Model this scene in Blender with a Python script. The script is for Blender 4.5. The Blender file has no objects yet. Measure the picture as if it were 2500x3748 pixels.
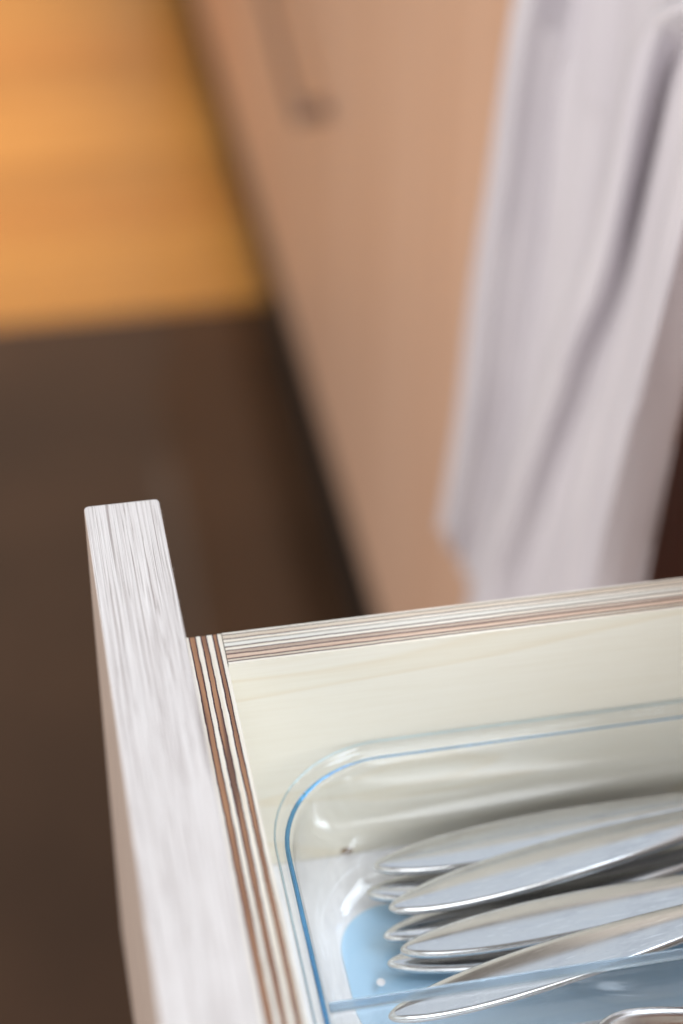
import bpy, bmesh, math, random
from mathutils import Vector, noise
random.seed(7)
SC = bpy.context.scene
COL = SC.collection
MM = 0.001                                  # everything below is written in millimetres

# ---------------------------------------------------------------- camera, world, lamps, exposure
cd = bpy.data.cameras.new('camera'); cam = bpy.data.objects.new('camera', cd); COL.objects.link(cam)
cam.location = (-0.0321151, -0.3620526, 0.3275716)
cam.rotation_euler = (0.9015, -0.0125, -0.1946)
cd.sensor_fit = 'VERTICAL'; cd.sensor_height = 36.0; cd.lens = 67.24
cd.clip_start = 0.02; cd.clip_end = 60
cd.dof.use_dof = True; cd.dof.focus_distance = 0.470; cd.dof.aperture_fstop = 5.0
SC.camera = cam

w = bpy.data.worlds.new('World'); SC.world = w; w.use_nodes = True
bg = w.node_tree.nodes['Background']
bg.inputs[0].default_value = (0.73, 0.64, 0.56, 1); bg.inputs[1].default_value = 0.34

def area(name, loc, target, size, size_y, energy, color):
    l = bpy.data.lights.new(name, 'AREA'); l.shape = 'RECTANGLE'; l.size = size; l.size_y = size_y
    l.energy = energy; l.color = color
    o = bpy.data.objects.new(name, l); COL.objects.link(o); o.location = loc
    o.rotation_euler = (Vector(target) - Vector(loc)).to_track_quat('-Z', 'Y').to_euler()
    return o
area('window_light', (0.40, -1.95, 0.95), (0.03, -0.1, 0.0), 1.8, 1.1, 32, (0.90, 0.95, 1.0))
area('tray_glint_light', (0.95, -0.25, 1.25), (0.03, -0.06, -0.05), 1.3, 0.45, 21.0, (0.80, 0.90, 1.0))  # added unseen lamp, aimed to put white glints on the tray's curved corner
area('oak_fill_light', (-1.45, -0.25, 0.50), (0.2, 0.5, -0.25), 1.6, 1.0, 33, (1.0, 0.96, 0.94))  # added fill, unseen; brightens the oak fronts and towel
area('cool_reflection_light', (0.20, 0.10, 1.75), (0.20, 0.10, 0.0), 2.0, 1.8, 8.5, (0.68, 0.83, 1.0))  # unseen overhead panel added to give the cutlery its cool reflections
area('beige_reflection_light', (1.00, 2.90, 1.75), (1.00, 2.90, 0.0), 1.2, 3.6, 9.5, (1.0, 0.91, 0.80))  # unseen panel added for the beige upper reflections in the steel
area('timber_fill_light', (0.34, 2.5, 1.7), (0.10, 2.25, -0.86), 0.2, 1.4, 9, (1.0, 0.78, 0.54)).data.spread = math.radians(52)  # warm fill added for the timber boards and the dim strip beside the cabinet

SC.view_settings.view_transform = 'Standard'; SC.view_settings.look = 'None'
SC.view_settings.exposure = 0.0; SC.view_settings.gamma = 1.0
SC.render.engine = 'CYCLES'
SC.cycles.use_denoising = True
SC.cycles.max_bounces = 16; SC.cycles.transmission_bounces = 12; SC.cycles.glossy_bounces = 6
SC.cycles.transparent_max_bounces = 12; SC.cycles.caustics_refractive = True; SC.cycles.caustics_reflective = True
SC.cycles.sample_clamp_indirect = 6.0; SC.cycles.blur_glossy = 0.4

# ---------------------------------------------------------------- materials
class NT:
    def __init__(s, name):
        s.m = bpy.data.materials.new(name); s.m.use_nodes = True
        s.t = s.m.node_tree; s.n = s.t.nodes; s.b = s.n['Principled BSDF']
    def node(s, typ, **kw):
        n = s.n.new(typ)
        for k, v in kw.items(): setattr(n, k, v)
        return n
    def link(s, a, b): s.t.links.new(a, b)
    def coords(s, scale, rot=(0, 0, 0), loc=(0, 0, 0)):
        tc = s.node('ShaderNodeTexCoord'); mp = s.node('ShaderNodeMapping')
        mp.inputs['Scale'].default_value = [c / MM for c in scale]     # scale per millimetre
        mp.inputs['Rotation'].default_value = rot; mp.inputs['Location'].default_value = loc
        s.link(tc.outputs['Object'], mp.inputs['Vector']); return mp.outputs[0]
    def noise(s, vec, scale=1, detail=3, rough=0.5, dist=0):
        n = s.node('ShaderNodeTexNoise'); n.inputs['Scale'].default_value = scale
        n.inputs['Detail'].default_value = detail; n.inputs['Roughness'].default_value = rough
        n.inputs['Distortion'].default_value = dist
        s.link(vec, n.inputs['Vector']); return n.outputs[0]
    def ramp(s, fac, stops):
        r = s.node('ShaderNodeValToRGB'); e = r.color_ramp.elements
        while len(e) < len(stops): e.new(0.5)
        for el, (p, c) in zip(e, stops):
            el.position = p; el.color = (*c, 1) if len(c) == 3 else c
        s.link(fac, r.inputs[0]); return r.outputs[0]
    def mix(s, fac, a, b, mode='MIX'):
        m = s.node('ShaderNodeMix', data_type='RGBA', blend_type=mode)
        for sock, v in ((m.inputs[0], fac), (m.inputs[6], a), (m.inputs[7], b)):
            if hasattr(v, 'links'): s.link(v, sock)
            else: sock.default_value = v if isinstance(v, float) else (*v, 1)
        return m.outputs[2]
    def bump(s, h, strength, dist):
        b = s.node('ShaderNodeBump'); b.inputs['Strength'].default_value = strength
        b.inputs['Distance'].default_value = dist
        s.link(h, b.inputs['Height']); s.link(b.outputs[0], s.b.inputs['Normal'])
    def set(s, **kw):
        for k, v in kw.items():
            k = k.replace('_', ' ')
            sock = s.b.inputs[k]
            if hasattr(v, 'links'): s.link(v, sock)
            else: sock.default_value = v if not isinstance(v, tuple) else (*v, 1)
        return s.m
def g(v): return (v, v, v)

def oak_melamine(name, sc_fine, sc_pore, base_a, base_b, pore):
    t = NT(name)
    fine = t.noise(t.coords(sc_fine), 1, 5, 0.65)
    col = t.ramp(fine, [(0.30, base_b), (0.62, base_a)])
    pv = t.noise(t.coords(sc_pore), 1, 4, 0.62, 0.12)
    zone = t.noise(t.coords([c * 0.30 for c in sc_pore]), 1, 2, 0.5)
    pm = t.ramp(pv, [(0.55, g(0)), (0.63, g(1))])
    zm = t.ramp(zone, [(0.42, g(0)), (0.66, g(0.6))])
    m = t.node('ShaderNodeMath', operation='MULTIPLY'); t.link(pm, m.inputs[0]); t.link(zm, m.inputs[1]); m.use_clamp = True
    col = t.mix(m.outputs[0], col, pore)
    ln = t.noise(t.coords([c * 0.5 for c in sc_pore]), 1, 2, 0.5, 0.3)
    lines = t.ramp(ln, [(0.440, g(0)), (0.465, g(1)), (0.485, g(0.9)), (0.505, g(0.05)), (0.56, g(0)), (0.585, g(0.9)), (0.61, g(0))])
    brk = t.ramp(t.noise(t.coords([c * 0.6 for c in sc_pore], loc=(3, 5, 1)), 1, 2, 0.5), [(0.42, g(0.05)), (0.54, g(0.95))])
    m2 = t.node('ShaderNodeMath', operation='MULTIPLY'); t.link(lines, m2.inputs[0]); t.link(brk, m2.inputs[1])
    col = t.mix(m2.outputs[0], col, pore)
    h = t.mix(0.5, t.ramp(fine, [(0.40, g(0)), (0.60, g(1))]), t.ramp(pv, [(0.5, g(1)), (0.66, g(0))]))
    t.bump(h, 0.8, 0.00016)
    return t.set(Base_Color=col, Roughness=0.48)
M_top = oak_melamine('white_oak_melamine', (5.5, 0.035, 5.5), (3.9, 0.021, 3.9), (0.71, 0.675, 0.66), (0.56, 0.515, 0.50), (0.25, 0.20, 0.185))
M_face_shaded = oak_melamine('white_oak_melamine_shaded', (3.2, 3.2, 0.05), (2.1, 2.1, 0.04), (0.46, 0.375, 0.32), (0.37, 0.29, 0.24), (0.30, 0.24, 0.21))  # same board as the top; shade on upright faces put into the colour

def ply_mat(name, a, b, sc):
    t = NT(name)
    n1 = t.noise(t.coords(sc), 1, 4, 0.6)
    n2 = t.noise(t.coords((5, 5, 5)), 1, 2, 0.6)
    col = t.ramp(n1, [(0.36, b), (0.60, a)])
    col = t.mix(0.22, col, t.ramp(n2, [(0.35, [c * 0.5 for c in b]), (0.6, a)]))
    if name.startswith('brown'):
        dk = t.ramp(t.noise(t.coords([c * 0.5 for c in sc], loc=(0, 0.4, 0)), 1, 2, 0.5), [(0.54, g(0)), (0.64, g(0.75))])
        col = t.mix(dk, col, (0.10, 0.05, 0.04))
    t.bump(n2, 0.3, 0.00008)
    return t.set(Base_Color=col, Roughness=0.6)
SY = (0.9, 0.030, 0.9); SX = (0.030, 0.9, 0.9)
PL = {}
for ax, sc in (('Y', SY), ('X', SX)):
    PL['W' + ax] = ply_mat('pale_birch_veneer_' + ax, (0.86, 0.80, 0.71), (0.74, 0.64, 0.51), sc)
    PL['B' + ax] = ply_mat('brown_cross_veneer_' + ax, (0.43, 0.22, 0.115), (0.25, 0.115, 0.065), sc)
    PL['T' + ax] = ply_mat('tan_cross_veneer_' + ax, (0.70, 0.61, 0.50), (0.58, 0.46, 0.35), sc)
    PL['G' + ax] = ply_mat('grey_cross_veneer_' + ax, (0.76, 0.73, 0.66), (0.68, 0.63, 0.55), sc)
    PL['R' + ax] = ply_mat('greyed_brown_veneer_' + ax, (0.60, 0.48, 0.39), (0.42, 0.30, 0.23), sc)
    PL['P' + ax] = ply_mat('pinkish_veneer_' + ax, (0.72, 0.54, 0.42), (0.56, 0.38, 0.28), sc)
t = NT('glue_line'); M_glue = t.set(Base_Color=t.ramp(t.noise(t.coords((1.5, 1.5, 1.5)), 1, 2), [(0.4, (0.03, 0.012, 0.018)), (0.6, (0.10, 0.045, 0.05))]), Roughness=0.6)

def birch_face():
    t = NT('birch_veneer_face')
    v = t.coords((0.0045, 0.03, 0.030), loc=(0.3, 0, 1.7))
    n = t.noise(v, 1, 2, 0.5, 0.6)
    mul = t.node('ShaderNodeMath', operation='MULTIPLY'); t.link(n, mul.inputs[0]); mul.inputs[1].default_value = 4.0
    fr = t.node('ShaderNodeMath', operation='FRACT'); t.link(mul.outputs[0], fr.inputs[0])
    ring = t.ramp(fr.outputs[0], [(0.0, (0.84, 0.79, 0.68)), (0.80, (0.83, 0.775, 0.65)), (0.93, (0.79, 0.70, 0.54)), (1.0, (0.84, 0.79, 0.68))])
    f = t.noise(t.coords((0.05, 1.2, 1.6)), 1, 4, 0.6)
    col = t.mix(0.30, ring, t.ramp(f, [(0.35, (0.77, 0.715, 0.60)), (0.65, (0.85, 0.82, 0.73))]))
    return t.set(Base_Color=col, Roughness=0.42)
M_birch = birch_face()
t = NT('white_drawer_bottom'); M_bottom = t.set(Base_Color=t.ramp(t.noise(t.coords((0.8, 0.1, 1)), 1, 3), [(0.35, (0.78, 0.76, 0.77)), (0.65, (0.87, 0.85, 0.86))]), Roughness=0.45)
t = NT('dark_knot'); M_knot = t.set(Base_Color=t.ramp(t.noise(t.coords((0.8, 0.8, 0.8)), 1, 3), [(0.3, (0.16, 0.09, 0.05)), (0.7, (0.32, 0.20, 0.11))]), Roughness=0.6)

# clear plastic shell: the surface mirrors by Fresnel and lets the rest straight through
t = NT('clear_plastic')
geo = t.node('ShaderNodeNewGeometry'); mr = t.node('ShaderNodeMapRange')
mr.inputs[3].default_value = 1.54; mr.inputs[4].default_value = 1 / 1.54
t.link(geo.outputs['Backfacing'], mr.inputs[0])
fr = t.node('ShaderNodeFresnel'); t.link(mr.outputs[0], fr.inputs[0])
tr = t.node('ShaderNodeBsdfTransparent'); tr.inputs[0].default_value = (0.992, 0.997, 1.0, 1)
gl = t.node('ShaderNodeBsdfGlossy'); gl.inputs['Roughness'].default_value = 0.015
ms = t.node('ShaderNodeMixShader'); t.link(fr.outputs[0], ms.inputs[0]); t.link(tr.outputs[0], ms.inputs[1]); t.link(gl.outputs[0], ms.inputs[2])
t.link(ms.outputs[0], t.n['Material Output'].inputs['Surface']); M_clear = t.m
def bead_mat(name, col, rough):
    t = NT(name)
    c = t.ramp(t.noise(t.coords((0.06, 0.06, 0.06)), 1, 2), [(0.35, col), (0.65, [min(1, v * 1.25) for v in col])])
    return t.set(Base_Color=c, Roughness=rough, IOR=1.49, Transmission_Weight=1.0)
M_bead = bead_mat('blue_reflection_tint', (0.12, 0.37, 0.67), 0.03)  # blue window reflection put into the tint of clear plastic
M_lip = bead_mat('clear_lip', (0.62, 0.74, 0.84), 0.03)
M_edge = bead_mat('smoky_reflection_tint', (0.42, 0.53, 0.63), 0.12); M_edge.node_tree.nodes['Principled BSDF'].inputs['Transmission Weight'].default_value = 0.75  # cool reflection on the divider tops put into the tint
t = NT('blue_base_sheet'); M_blue = t.set(Base_Color=t.ramp(t.noise(t.coords((0.04, 0.04, 0.04)), 1, 2), [(0.3, (0.43, 0.66, 0.86)), (0.7, (0.48, 0.70, 0.88))]), Roughness=0.25, Coat_Weight=0.6, Coat_Roughness=0.06)

def steel(name, rough):
    t = NT(name)
    sm = t.noise(t.coords((0.06, 0.20, 0.20)), 1, 5, 0.65)
    sc = t.noise(t.coords((0.10, 5, 5), rot=(0, 0, 0.5)), 1, 2, 0.5)
    hair = t.ramp(sc, [(0.66, g(0)), (0.70, g(1))])
    sp = t.ramp(t.noise(t.coords((1.6, 1.6, 1.6)), 1, 2, 0.5), [(0.72, g(0)), (0.76, g(1))])
    col = t.ramp(sm, [(0.32, (0.56, 0.56, 0.57)), (0.50, (0.65, 0.65, 0.655)), (0.7, (0.68, 0.675, 0.67))])
    col = t.mix(hair, col, (0.80, 0.80, 0.82)); col = t.mix(sp, col, (0.55, 0.55, 0.56))
    r = t.node('ShaderNodeMapRange'); t.link(sm, r.inputs[0]); r.inputs[1].default_value = 0.3; r.inputs[2].default_value = 0.7
    r.inputs[3].default_value = rough * 0.85; r.inputs[4].default_value = rough * 1.35
    t.bump(hair, 0.05, 0.00003)
    return t.set(Base_Color=col, Metallic=1.0, Roughness=r.outputs[0])
M_steel = steel('polished_steel', 0.15)
t = NT('satin_handle_steel'); M_bar = t.set(Base_Color=t.ramp(t.noise(t.coords((0.2, 0.02, 0.2)), 1, 2), [(0.3, (0.25, 0.165, 0.125)), (0.7, (0.31, 0.21, 0.16))]), Metallic=0.4, Roughness=0.4)

def oak_front():
    t = NT('oak_front_veneer')
    a = t.noise(t.coords((0.9, 0.02, 0.0014)), 1, 3, 0.55)
    b = t.noise(t.coords((1, 0.35, 0.006)), 1, 4, 0.6)
    col = t.ramp(a, [(0.32, (0.64, 0.385, 0.25)), (0.68, (0.74, 0.495, 0.355))])
    col = t.mix(0.35, col, t.ramp(b, [(0.35, (0.59, 0.35, 0.23)), (0.65, (0.75, 0.505, 0.37))]))
    return t.set(Base_Color=col, Roughness=0.5)
M_oak = oak_front()
t = NT('dark_front'); M_dark = t.set(Base_Color=t.ramp(t.noise(t.coords((0.1, 0.05, 0.01)), 1, 3), [(0.3, (0.32, 0.16, 0.105)), (0.7, (0.40, 0.21, 0.14))]), Roughness=0.5)
t = NT('black_plinth'); M_black = t.set(Base_Color=t.ramp(t.noise(t.coords((0.1, 0.02, 0.1)), 1, 3), [(0.3, (0.010, 0.009, 0.008)), (0.7, (0.018, 0.015, 0.013))]), Roughness=0.6)
t = NT('carcass_board'); M_board = t.set(Base_Color=t.ramp(t.noise(t.coords((0.1, 0.1, 0.02)), 1, 3), [(0.3, (0.5, 0.38, 0.27)), (0.7, (0.58, 0.45, 0.33))]), Roughness=0.6)

def board_mats():
    ms = []
    for k in range(5):
        t = NT('orange_timber_%d' % k); f = [0.90, 0.96, 1.0, 1.06, 0.93][k]; gsh = [1.0, 0.97, 1.02, 1.03, 0.94][k]
        a = (0.66 * f, 0.345 * f * gsh, 0.105 * f * gsh); b = (0.54 * f, 0.255 * f * gsh, 0.065 * f * gsh)
        n = t.noise(t.coords((0.004, 0.10, 0.1), loc=(k * 3.1, k * 1.7, 0)), 1, 4, 0.6)
        ms.append(t.set(Base_Color=t.ramp(n, [(0.33, b), (0.66, a)]), Roughness=0.14, Specular_IOR_Level=0.9, Coat_Weight=0.5, Coat_Roughness=0.1))
    return ms
M_boards = board_mats()
t = NT('dark_brown_floor')
M_floor = t.set(Base_Color=t.ramp(t.noise(t.coords((0.0045, 0.0045, 0.01)), 1, 3, 0.5), [(0.32, (0.043, 0.0195, 0.0082)), (0.68, (0.064, 0.0305, 0.014))]), Roughness=0.5, Specular_IOR_Level=0.3, Coat_Weight=0.9, Coat_IOR=1.6, Coat_Roughness=0.05)

def cloth_mat():
    t = NT('white_cotton')
    n = t.noise(t.coords((2.2, 2.2, 2.2)), 1, 3)
    col = t.ramp(t.noise(t.coords((0.05, 0.05, 0.008)), 1, 3), [(0.3, (0.61, 0.58, 0.625)), (0.7, (0.70, 0.67, 0.705))])
    t.bump(n, 0.4, 0.0006)
    return t.set(Base_Color=col, Roughness=0.9, Sheen_Weight=0.25)
M_cloth = cloth_mat()

# ---------------------------------------------------------------- helpers
def link(name, me, mats, parent=None, smooth=False):
    o = bpy.data.objects.new(name, me); COL.objects.link(o)
    for m in (mats if isinstance(mats, (list, tuple)) else [mats]): me.materials.append(m)
    if parent: o.parent = parent
    if smooth:
        for p in me.polygons: p.use_smooth = True
    return o
def from_bm(name, bm, mats, parent=None, smooth=False, recalc=True):
    if recalc: bmesh.ops.recalc_face_normals(bm, faces=bm.faces)
    me = bpy.data.meshes.new(name); bm.to_mesh(me); bm.free()
    return link(name, me, mats, parent, smooth)
def add_box(bm, x0, x1, y0, y1, z0, z1, bev=0.0, seg=2):
    vs = [bm.verts.new((x * MM, y * MM, z * MM)) for x in (x0, x1) for y in (y0, y1) for z in (z0, z1)]
    fs = [bm.faces.new([vs[i] for i in q]) for q in ((0, 1, 3, 2), (4, 6, 7, 5), (0, 4, 5, 1), (2, 3, 7, 6), (0, 2, 6, 4), (1, 5, 7, 3))]
    if bev > 0:
        es = list({e for f in fs for e in f.edges})
        bmesh.ops.bevel(bm, geom=es, offset=bev * MM, segments=seg, affect='EDGES', profile=0.5)
def box(name, x0, x1, y0, y1, z0, z1, mats, parent=None, bev=0.0, seg=2):
    bm = bmesh.new(); add_box(bm, x0, x1, y0, y1, z0, z1, bev, seg)
    return from_bm(name, bm, mats, parent)
def thing(name, label, cat, loc=(0, 0, 0), group=None):
    o = bpy.data.objects.new(name, None); COL.objects.link(o); o.empty_display_size = 0.05
    o.location = [c * MM for c in loc]; o['label'] = label; o['category'] = cat
    if group: o['group'] = group
    return o
def tag(o, label, cat, group=None):
    o['label'] = label; o['category'] = cat
    if group: o['group'] = group
    return o

# ---------------------------------------------------------------- floor
fl = box('floor', -1500, 700, -1500, 1512, -880, -861, M_floor); fl['kind'] = 'structure'
tf = box('timber_floor', -1500, 700, 1512, 4200, -890, -866, M_black); tf['kind'] = 'structure'
y = 1513.0; k = 0
order = [2, 3, 1, 0, 3, 2, 0, 1, 2, 3, 4, 0]
while y < 3200:
    wd = 96
    c = order[k % len(order)]
    b = box('floor_board', -1500, 700, y, y + wd - 1.5, -866, -860 + random.uniform(-0.3, 0.3), M_boards[c], tf, 0.8, 1)
    y += wd; k += 1

# ---------------------------------------------------------------- cabinet beside the drawer
cab = thing('base_cabinet', 'oak fronted base cabinet with black recessed plinth, running back beyond the open drawer', 'cabinet', (238, 900, -861))
CZ = 861
def cbox(name, x0, x1, y0, y1, z0, z1, m, bev=0.6):
    return box(name, x0, x1, y0 - 900, y1 - 900, z0 + CZ, z1 + CZ, m, cab, bev)
yy = [404, 1002, 1600, 2198, 2796]
for a, b in zip(yy, yy[1:]):
    cbox('front_panel', 0, 19, a + 1.5, b - 1.5, -700, 96, M_oak, 1.0)
d = cbox('front_panel', 0, 19, 4, 402.5, -700, 96, M_dark, 1.0); d['label'] = 'dark brown front panel to the right of the towel'
cbox('carcass', 20, 560, 5, 2796, -700, 100, M_board, 0.5)
cbox('front_panel', 0, 19, -494, 1.0, -700, -142, M_oak, 1.0)
cbox('carcass', 20, 560, -494, 2, -700, -146, M_board, 0.5)
cbox('carcass', 20, 560, -494, -478, -144, 100, M_board, 0.5)
cbox('worktop', -24, 600, -500, 2796, 101, 139, M_bottom, 2.0)
cbox('plinth', 20, 38, -494, 2796, -861, -701, M_black, 0.5)
# bar handle, level, on two posts
bm = bmesh.new()
def cyl(bm, p0, p1, r, n=14):
    p0 = Vector(p0) * MM; p1 = Vector(p1) * MM; dvec = p1 - p0
    q = dvec.to_track_quat('Z', 'Y')
    rings = []
    for k2, (f, rr) in enumerate(((0, 0.85), (0.006, 1), (0.994, 1), (1, 0.85))):
        c = p0 + dvec * f
        rings.append([bm.verts.new(c + q @ Vector((math.cos(2 * math.pi * i / n), math.sin(2 * math.pi * i / n), 0)) * r * rr * MM) for i in range(n)])
    for A, B in zip(rings, rings[1:]):
        for i in range(n): bm.faces.new((A[i], A[(i + 1) % n], B[(i + 1) % n], B[i]))
    bm.faces.new(rings[0][::-1]); bm.faces.new(rings[-1])
cyl(bm, (-26, 1012 - 900, -378 + CZ), (-26, 1330 - 900, -322 + CZ), 4.5)
hd = from_bm('handle', bm, M_bar, cab, True)
for yp, zp in ((1024, -376), (1318, -324)):
    bm = bmesh.new(); cyl(bm, (1, yp - 900, zp + CZ), (-26, yp - 900, zp + CZ), 8)
    from_bm('handle_post', bm, M_bar, hd, True)
cab.rotation_euler = (0, 0, math.radians(-0.85)); cab.location.x = 0.2369

# ---------------------------------------------------------------- the drawer
dr = thing('drawer', 'open kitchen drawer with white oak front panel and layered plywood box', 'drawer', (0, 0, 0))
bm = bmesh.new()
vs = [bm.verts.new((x * MM, y * MM, z * MM)) for x in (-19, 0) for y in (-505, 21.2) for z in (-135, 29.1)]
fs = [bm.faces.new([vs[i] for i in q]) for q in ((0, 1, 3, 2), (4, 6, 7, 5), (0, 4, 5, 1), (2, 3, 7, 6), (0, 2, 6, 4), (1, 5, 7, 3))]
bm.edges.ensure_lookup_table()
def is_vert(e): return abs(e.verts[0].co.z - e.verts[1].co.z) > 0.05
bmesh.ops.bevel(bm, geom=[e for e in bm.edges if is_vert(e)], offset=1.3 * MM, segments=4, affect='EDGES', profile=0.5)
bm.faces.ensure_lookup_table()
bmesh.ops.bevel(bm, geom=[e for e in bm.edges if not is_vert(e) and (e.verts[0].co.z > 0.02 or e.verts[0].co.z < -0.12)], offset=0.45 * MM, segments=2, affect='EDGES', profile=0.5)
bmesh.ops.recalc_face_normals(bm, faces=bm.faces)
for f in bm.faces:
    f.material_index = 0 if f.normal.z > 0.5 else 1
from_bm('front_panel', bm, [M_top, M_face_shaded], dr)
# loose fibres left on the sawn inner edge
bm = bmesh.new()
for _ in range(46):
    y0 = 20 - abs(random.gauss(0, 30)); L = random.uniform(0.15, 0.75); a = random.uniform(-0.9, 0.9)
    p = Vector((0.0, y0, 28.6 + random.uniform(-0.3, 0.25)))
    q = p + Vector((L * math.cos(a), L * math.sin(a), random.uniform(-0.1, 0.35) * L))
    r = 0.022
    vs = [bm.verts.new((p + Vector((-0.1, dy, dz))) * MM) for dy, dz in ((-r, -r), (r, -r), (0, r))]
    tip = bm.verts.new(q * MM)
    bm.faces.new(vs)
    for i in range(3): bm.faces.new((vs[i], vs[(i + 1) % 3], tip))
fb = from_bm('wood_fibre', bm, M_top, dr); fb['kind'] = 'stuff'

def ply_panel(name, axis, c0, c1, l0, l1, z0, z1, mats, flip, seed, gl):
    """A plywood board lying along axis; its layers stack across from c0 to c1, each layer an own mesh with wavy edges."""
    root = bpy.data.objects.new(name, None); COL.objects.link(root); root.parent = dr; root.empty_display_size = 0.02
    n = len(mats); N = 320
    ls = [l0 + (l1 - l0) * i / N for i in range(N + 1)]
    th = c1 - c0
    face = 0.85
    inner = (th - 2 * face) / (n - 2)
    cuts = [c0, c0 + face] + [c0 + face + inner * k for k in range(1, n - 2)] + [c1 - face, c1]
    def cut(k, l):
        if k in (0, n): return cuts[k]
        return cuts[k] + (0.11 if k % 2 else -0.11) * (axis == 'Y') + 0.22 * math.sin(k * 2.7 + seed) * (inner / 1.4) * 0.6 + 0.20 * noise.noise(Vector((l * 0.035, k * 7.3, seed))) + 0.10 * noise.noise(Vector((l * 0.22, k * 3.1, seed + 5))) + 0.09 * noise.noise(Vector((l * 0.9, k * 5.1, seed + 9)))
    def strip(bm, fa, fbb, ztop):
        rows = []
        for l in ls:
            a, b = fa(l), fbb(l)
            pts = [(a, ztop), (b, ztop), (b, z0), (a, z0)]
            rows.append([bm.verts.new(((l, c, z) if axis == 'X' else (c, l, z))) for c, z in pts])
        for r in rows:
            for v in r: v.co *= MM
        for A, B in zip(rows, rows[1:]):
            for i in range(4): bm.faces.new((A[i], A[(i + 1) % 4], B[(i + 1) % 4], B[i]))
        bm.faces.new(rows[0][::-1]); bm.faces.new(rows[-1])
    for k, mk in enumerate(mats):
        bm = bmesh.new()
        ga = gl[k - 1] / 2 if k > 0 else 0
        gb = gl[k] / 2 if k < n - 1 else 0
        strip(bm, lambda l: cut(k, l) + ga, lambda l: cut(k + 1, l) - gb, z1 - (0.0 if mk in 'WG' else 0.05))
        mm = [PL[mk + axis]]
        if k in (0, n - 1): mm.append(M_birch)
        bmesh.ops.recalc_face_normals(bm, faces=bm.faces)
        if k in (0, n - 1):
            for f in bm.faces:
                if abs(f.normal.z) < 0.5: f.material_index = 1
        from_bm('veneer_layer', bm, mm, root)
    bm = bmesh.new()
    for k in range(1, n):
        strip(bm, lambda l: cut(k, l) - gl[k - 1] / 2 - 0.002 + 0.004 , lambda l: cut(k, l) + gl[k - 1] / 2 - 0.002, z1 - 0.07)
    gobj = from_bm('glue_line', bm, M_glue, root)
    return root
# inner front runs along Y behind the front panel; side runs along X into the cabinet
ply_panel('inner_front', 'Y', 0.05, 12.0, -470, -0.25, -95, 0.0, 'WBWBWBWBW', False, 3.0, [0.36, 0.36, 0.38, 0.34, 0.40, 0.36, 0.40, 0.34])
ply_panel('side_panel', 'X', -11.9, -0.1, 12.22, 470, -95, 0.0, 'WTPRWGWTW', False, 11.0, [0.44, 0.42, 0.44, 0.34, 0.44, 0.30, 0.44, 0.34])
ply_panel('side_panel', 'X', -470, -458, 12.22, 470, -95, 0.0, 'WTWGWRPTW', False, 17.0, [0.2] * 8)
box('back_panel', 458, 470, -457.8, -12.1, -95, -4, M_birch, dr, 0.4)
box('bottom_panel', 12.3, 457.8, -457.8, -12.1, -84, -77, M_bottom, dr)
# dark knot in the side's inner face
bm = bmesh.new()
bmesh.ops.create_uvsphere(bm, u_segments=18, v_segments=10, radius=1.0)
for v in bm.verts:
    v.co = Vector((43.5 + v.co.x * 1.7, -11.95 + v.co.y * 0.35, -75.6 + v.co.z * 1.2)) * MM
from_bm('knot', bm, M_knot, dr, True)

# ---------------------------------------------------------------- clear cutlery tray
tray = thing('cutlery_tray', 'clear plastic cutlery tray with rounded corner and divider, standing in the open drawer', 'cutlery tray', (18, -13, -77))
TX, TY, TZ = 18, -13, -77
def rloop(bm, x0, x1, y0, y1, z, radii, n=10):
    """rounded rectangle, counter-clockwise from above; radii = (near-left, near-right, far-right, far-left)"""
    vs = []
    for (cx, cy, a0), r in zip(((x0, y0, 180), (x1, y0, 270), (x1, y1, 0), (x0, y1, 90)), radii):
        sx = 1 if cx == x0 else -1; sy = 1 if cy == y0 else -1
        for i in range(n + 1):
            a = math.radians(a0 + 90 * i / n)
            vs.append(bm.verts.new(((cx + sx * r + r * math.cos(a) - TX) * MM, (cy + sy * r + r * math.sin(a) - TY) * MM, (z - TZ) * MM)))
    return vs
def bridge(bm, A, B):
    n = len(A)
    for i in range(n): bm.faces.new((A[i], A[(i + 1) % n], B[(i + 1) % n], B[i]))
def ring_edges(bm, A):
    return [bm.edges.get((A[i], A[(i + 1) % len(A)])) or bm.edges.new((A[i], A[(i + 1) % len(A)])) for i in range(len(A))]
X0, X1, Y1, Y0 = 18.0, 318.0, -13.0, -250.0
R = 33.0
bm = bmesh.new()
# outer skin, from the underside up to the rim's inner step
outer = [(19.4, -76.6, None), (15.5, -76.0, None), (11.5, -73.6, None), (8.6, -69.8, None), (7.0, -65.0, None), (6.2, -60.0, None), (4.3, -42.0, None),
         (3.9, -39.4, None), (3.2, -38.2, None), (2.0, -36.6, None), (0.6, -35.3, None), (0.1, -35.0, None), (0.0, -34.2, None), (0.12, -33.4, None), (0.5, -33.0, None), (0.9, -33.2, None), (2.5, -35.0, None), (2.8, -35.5, None), (3.4, -36.0, None)]
loops = []
for dd, z, _ in outer:
    r = max(R - dd, 8)
    loops.append(rloop(bm, X0 + dd, X1 - dd, Y0 + dd, Y1 - dd, z, (r, r, r, r)))
for A, B in zip(loops, loops[1:]): bridge(bm, A, B)
bm.faces.new(loops[0][::-1])
rim_last = loops[-1]
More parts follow.
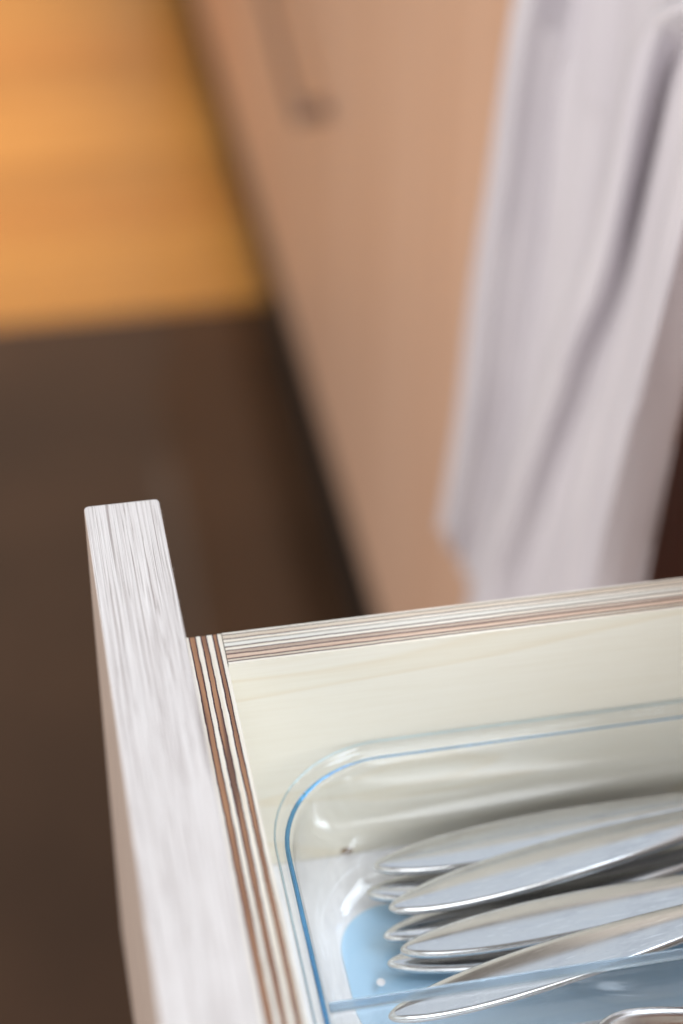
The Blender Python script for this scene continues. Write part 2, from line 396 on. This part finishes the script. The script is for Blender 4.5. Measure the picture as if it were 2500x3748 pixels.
# three compartments
inner = [(0.0, -36.1), (0.3, -36.2), (0.55, -36.7), (0.7, -38.0), (2.3, -60.0), (3.0, -64.2), (4.4, -68.0), (6.8, -71.2), (10.0, -73.3), (13.4, -74.2), (16.4, -74.4)]
comps = [(-91.6, Y1 - 4.2, 'far'), (-168.0, -94.4, 'mid'), (Y0 + 4.2, -171.2, 'near')]
tops = []
for ya, yb, kind in comps:
    prev = None
    for dd, z in inner:
        big = max(R - 4.2 - dd, 9); small = 2.0 + dd * 0.75
        rad = {'far': (small, small, big, big), 'mid': (small,) * 4, 'near': (big, big, small, small)}[kind]
        L = rloop(bm, X0 + 4.2 + dd, X1 - 4.2 - dd, ya + dd, yb - dd, z, rad)
        if prev: bridge(bm, prev, L)
        else: tops.append(L)
        prev = L
    bm.faces.new(prev)
es = ring_edges(bm, rim_last)
for L in tops: es += ring_edges(bm, L)
bmesh.ops.triangle_fill(bm, edges=es, use_beauty=True)
tb = from_bm('tray_body', bm, M_clear, tray, True)
tb.data.polygons.foreach_set('use_smooth', [True] * len(tb.data.polygons))
md = tb.modifiers.new('edges', 'EDGE_SPLIT'); md.split_angle = math.radians(38); tb.modifiers.remove(md)
# added bead along tray wall and divider tops; tint paints the blue window reflection
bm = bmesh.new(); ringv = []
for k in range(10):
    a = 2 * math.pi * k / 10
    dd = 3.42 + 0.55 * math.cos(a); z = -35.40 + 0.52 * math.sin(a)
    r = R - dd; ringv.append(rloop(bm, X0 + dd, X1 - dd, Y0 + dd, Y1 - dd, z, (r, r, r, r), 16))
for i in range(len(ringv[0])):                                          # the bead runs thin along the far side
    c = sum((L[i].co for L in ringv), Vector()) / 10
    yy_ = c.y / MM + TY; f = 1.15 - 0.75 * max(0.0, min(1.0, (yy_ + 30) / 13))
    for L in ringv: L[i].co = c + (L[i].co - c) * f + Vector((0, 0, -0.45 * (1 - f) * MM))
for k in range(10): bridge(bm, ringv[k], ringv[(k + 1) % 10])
from_bm('rim_reflection_bead', bm, M_bead, tray, True)
bm = bmesh.new(); ringv = []
for k in range(8):
    a = 2 * math.pi * k / 8
    dd = 0.34 + 0.29 * math.cos(a); z = -32.66 + 0.29 * math.sin(a)
    r = R - dd; ringv.append(rloop(bm, X0 + dd, X1 - dd, Y0 + dd, Y1 - dd, z, (r, r, r, r), 16))
for k in range(8): bridge(bm, ringv[k], ringv[(k + 1) % 8])
from_bm('rim_lip', bm, M_lip, tray, True)
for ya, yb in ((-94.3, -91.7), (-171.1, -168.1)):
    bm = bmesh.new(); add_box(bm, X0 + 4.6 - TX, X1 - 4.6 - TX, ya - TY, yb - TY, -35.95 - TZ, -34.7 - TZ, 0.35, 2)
    from_bm('divider_reflection_edge', bm, M_edge, tray)
# blue sheet lying under the flat part of the first compartment's floor
bm = bmesh.new()
A = rloop(bm, 35.4, 300, -78.4, -31.6, -76.95, (15, 15, 15, 15)); B = rloop(bm, 35.4, 300, -78.4, -31.6, -76.65, (15, 15, 15, 15))
bridge(bm, A, B); bm.faces.new(A[::-1]); bm.faces.new(B)
from_bm('base_sheet', bm, M_blue, tray)

# small moulding mark standing on the tray's floor
bm = bmesh.new(); bmesh.ops.create_uvsphere(bm, u_segments=20, v_segments=10, radius=1.0)
for v in bm.verts: v.co = Vector((43.2 + v.co.x * 1.2 - TX, -58.6 + v.co.y * 1.25 - TY, -74.25 + v.co.z * 0.35 - TZ)) * MM
from_bm('mould_mark', bm, M_bottom, tray, True)

# ---------------------------------------------------------------- cutlery
def lerp(a, b, f): return a + (b - a) * f
def handle_width(s):
    if s < 44: return 6.5 * (1 - (1 - s / 44) ** 2.2) ** 0.52
    if s < 128: 
        f = (s - 44) / 84; f = f * f * (3 - 2 * f); return lerp(6.5, 3.0, f)
    if s < 140: return 3.0
    f = (s - 140) / 60; return 3.0 + 17 * math.sin(math.pi * min(f, 1) ** 0.7) ** 0.8 * 1.0 if f < 1 else 0.05
def fiddle_width(s):
    if s < 14: return 11.2 * (1 - (1 - s / 14) ** 2) ** 0.5
    if s < 60:
        f = (s - 14) / 46; f = f * f * (3 - 2 * f); return lerp(11.2, 4.2, f)
    if s < 130: return lerp(4.2, 3.0, (s - 60) / 70)
    if s < 140: return 3.0
    f = (s - 140) / 60; return 3.0 + 17 * math.sin(math.pi * min(f, 1) ** 0.7) ** 0.8 if f < 1 else 0.05
def cutlery_mesh(width, thick, rim=False):
    bm = bmesh.new(); rows = []; NU = 26
    ss = [0.02, 0.15, 0.4, 0.8, 1.3, 2, 3, 4.2, 5.6, 7.2, 9] + [9 + 3.0 * i for i in range(1, 44)] + [141 + 3.0 * i for i in range(1, 20)] + [199.5]
    for s in ss:
        hw = max(width(s), 0.12)
        z0 = 0.0 if s < 140 else -1.5 * math.sin(math.pi * min(1, (s - 140) / 60))
        z0 += 1.3 * math.sin(math.pi * min(s, 130) / 130)                      # slight arch along the handle
        top = []; bot = []
        te = thick * min(1, (hw / 3.0)) ** 0.5
        for i in range(NU + 1):
            u = -1 + 2 * i / NU; u = math.sin(u * math.pi / 2)
            e = max(0.0, 1 - u * u)
            edge = min((1 - abs(u)) * hw, s * 0.8)
            q = max(0.0, 1 - edge / 1.3)
            rnd = math.sqrt(max(0.0, 1 - q * q))                                # tight round along the edge
            zt = 0.40 * te * rnd + 0.34 * te * e
            if rim:
                zt = te * (0.55 * min(1, e * 8) ** 0.5 + 0.40 * math.exp(-((edge - 1.25) / 0.55) ** 2) + 0.45 * max(0, min(1, (edge - 2.0) / 5)))
            zb = -0.85 * te * rnd
            top.append((s, u * hw, z0 + zt)); bot.append((s, u * hw, z0 + zb))
        rows.append([bm.verts.new(Vector(p) * MM) for p in top + bot[-2:0:-1]])
    for A, B in zip(rows, rows[1:]):
        n = len(A)
        for i in range(n): bm.faces.new((A[i], A[(i + 1) % n], B[(i + 1) % n], B[i]))
    bm.faces.new(rows[0][::-1]); bm.faces.new(rows[-1])
    bmesh.ops.recalc_face_normals(bm, faces=bm.faces)
    me = bpy.data.meshes.new('cutlery'); bm.to_mesh(me); bm.free(); me.materials.append(M_steel)
    for p in me.polygons: p.use_smooth = True
    return me
ME = cutlery_mesh(handle_width, 2.3)
MF = cutlery_mesh(fiddle_width, 2.2, True)
GR = 'steel cutlery lying in the clear tray'
def piece(me, tip, yaw, pitch, roll, label):
    o = bpy.data.objects.new('cutlery', me); COL.objects.link(o)
    o.location = [c * MM for c in tip]; o.rotation_euler = (math.radians(roll), math.radians(-pitch), math.radians(yaw))
    tag(o, label, 'cutlery', GR); return o
piece(ME, (44.7, -32.2, -70.6), -2, 0.3, 0, 'short low steel handle tip tucked just under the handle nearest the plywood side')
piece(ME, (47.4, -28.2, -65.2), 0.5, 3.2, 8, 'steel cutlery handle lying nearest the plywood side wall, at the back of the pile')
piece(ME, (46.2, -47.4, -70.6), 6.5, 1.0, 0, 'low steel handle tip between the second and third large handles, lying on the blue base')
piece(ME, (48.0, -44.6, -63.0), 7.0, 2.2, 6, 'large steel handle crossing slantwise, second from the plywood side wall')
piece(ME, (45.4, -55.6, -71.2), -2.5, 0.2, 0, 'lowest steel handle tip beside the small round spot, on the blue base')
piece(ME, (48.3, -57.2, -64.6), 1.0, 3.0, 5, 'large steel handle in the middle of the pile, pointed tip over a lower one')
piece(ME, (40.0, -80.5, -59.5), 7.5, 3.5, 4, 'big smooth steel handle leaning against the clear divider, closest to the viewer in its compartment')
piece(MF, (82.0, -108.5, -47.0), 2.0, -9.0, 0, 'rim edged cutlery handle end alone in the compartment in front of the divider')

# ---------------------------------------------------------------- hanging towel: two layers of one cloth
tw = thing('towel', 'white cotton towel hanging in long folds in front of the oak cabinet', 'towel', (225, 350, -40))
OX, OY, OZ = 225, 350, -40
def poly_at(pts, f):
    n = len(pts) - 1; q = f * n; i = min(int(q), n - 1); u = q - i
    p0 = pts[max(i - 1, 0)]; p1 = pts[i]; p2 = pts[i + 1]; p3 = pts[min(i + 2, n)]
    return tuple(0.5 * (2 * b + (c - a) * u + (2 * a - 5 * b + 4 * c - d2) * u * u + (3 * b - a - 3 * c + d2) * u ** 3) for a, b, c, d2 in zip(p0, p1, p2, p3))
def cloth(name, ribs, depth, thick, nv=90, per=16):
    nr = len(ribs); cols = (nr - 1) * per + 1
    bm = bmesh.new(); grid = []
    for j in range(nv + 1):
        f = j / nv; R_ = [poly_at(r, f) for r in ribs]; row = []
        for c in range(cols):
            q = c / per
            i = min(int(q), nr - 2); u = q - i
            a = R_[i]; b = R_[i + 1]
            y = lerp(a[0], b[0], u); z = lerp(a[1], b[1], u)
            us = u * u * (3 - 2 * u)
            x = lerp(depth[i], depth[i + 1], us) + 1.7 * math.sin(q * 5.3 + 0.8 * math.sin(f * 3)) + 0.9 * math.sin(q * 11.7 + 1.3) + 1.6 * noise.noise(Vector((y * 0.03, z * 0.012, 3.3)))
            row.append(bm.verts.new(((x - OX) * MM, (y - OY) * MM, (z - OZ) * MM)))
        grid.append(row)
    for A, B in zip(grid, grid[1:]):
        for i in range(cols - 1): bm.faces.new((A[i], A[i + 1], B[i + 1], B[i]))
    o = from_bm(name, bm, M_cloth, tw, True)
    s = o.modifiers.new('thickness', 'SOLIDIFY'); s.thickness = thick * MM; s.offset = 0
    return o
rear = [[(437, 75), (439, -19), (446, -34), (464, -122), (479, -193), (493, -286), (510, -354), (518, -397)],
 [(396, 84), (400, -7), (406, -22), (422, -108), (437, -176), (450, -265), (467, -330), (475, -372)],
 [(358, 92), (360, 4), (365, -10), (380, -93), (394, -159), (407, -243), (423, -306), (432, -348)],
 [(361, 83), (365, -9), (369, -24), (383, -110), (396, -178), (411, -261), (427, -324), (438, -370)],
 [(362, 73), (364, -22), (367, -37), (379, -126), (392, -197), (406, -273), (421, -335), (432, -383)],
 [(318, 68), (320, -29), (323, -44), (330, -135), (340, -208), (351, -271), (363, -324), (373, -373)]]
rear.append([(250, 62), (250, -36), (252, -52), (256, -142), (262, -210), (270, -270), (280, -320), (290, -360)])
cloth('rear_layer', rear, [213, 205, 197, 206, 215, 220, 225], 2.4)
front = [[(167, 92), (193, 76), (217, 62), (231, 46), (237, 31), (245, -12), (262, -63), (305, -155), (346, -248), (374, -311), (383, -350), (383, -400)],
 [(140, 99), (165, 84), (182, 73), (190, 61), (195, 45), (203, 7), (217, -43), (252, -123), (284, -202), (306, -255), (313, -292), (311, -334)],
 [(161, 80), (187, 65), (198, 56), (207, 43), (212, 25), (222, -15), (234, -67), (262, -138), (283, -205), (299, -254), (304, -290), (302, -331)],
 [(129, 87), (146, 75), (158, 63), (166, 51), (170, 34), (177, -2), (186, -47), (203, -101), (217, -155), (227, -196), (231, -227), (230, -264)],
 [(99, 90), (112, 79), (119, 68), (123, 56), (127, 40), (134, 7), (141, -29), (152, -71), (161, -114), (167, -147), (170, -174), (168, -207)],
 [(114, 69), (123, 57), (127, 45), (131, 31), (135, 14), (140, -14), (147, -46), (152, -81), (156, -116), (159, -146), (161, -171), (159, -205)]]
cloth('front_layer', front, [192, 184, 197, 187, 178, 192], 2.6, 110, 18)
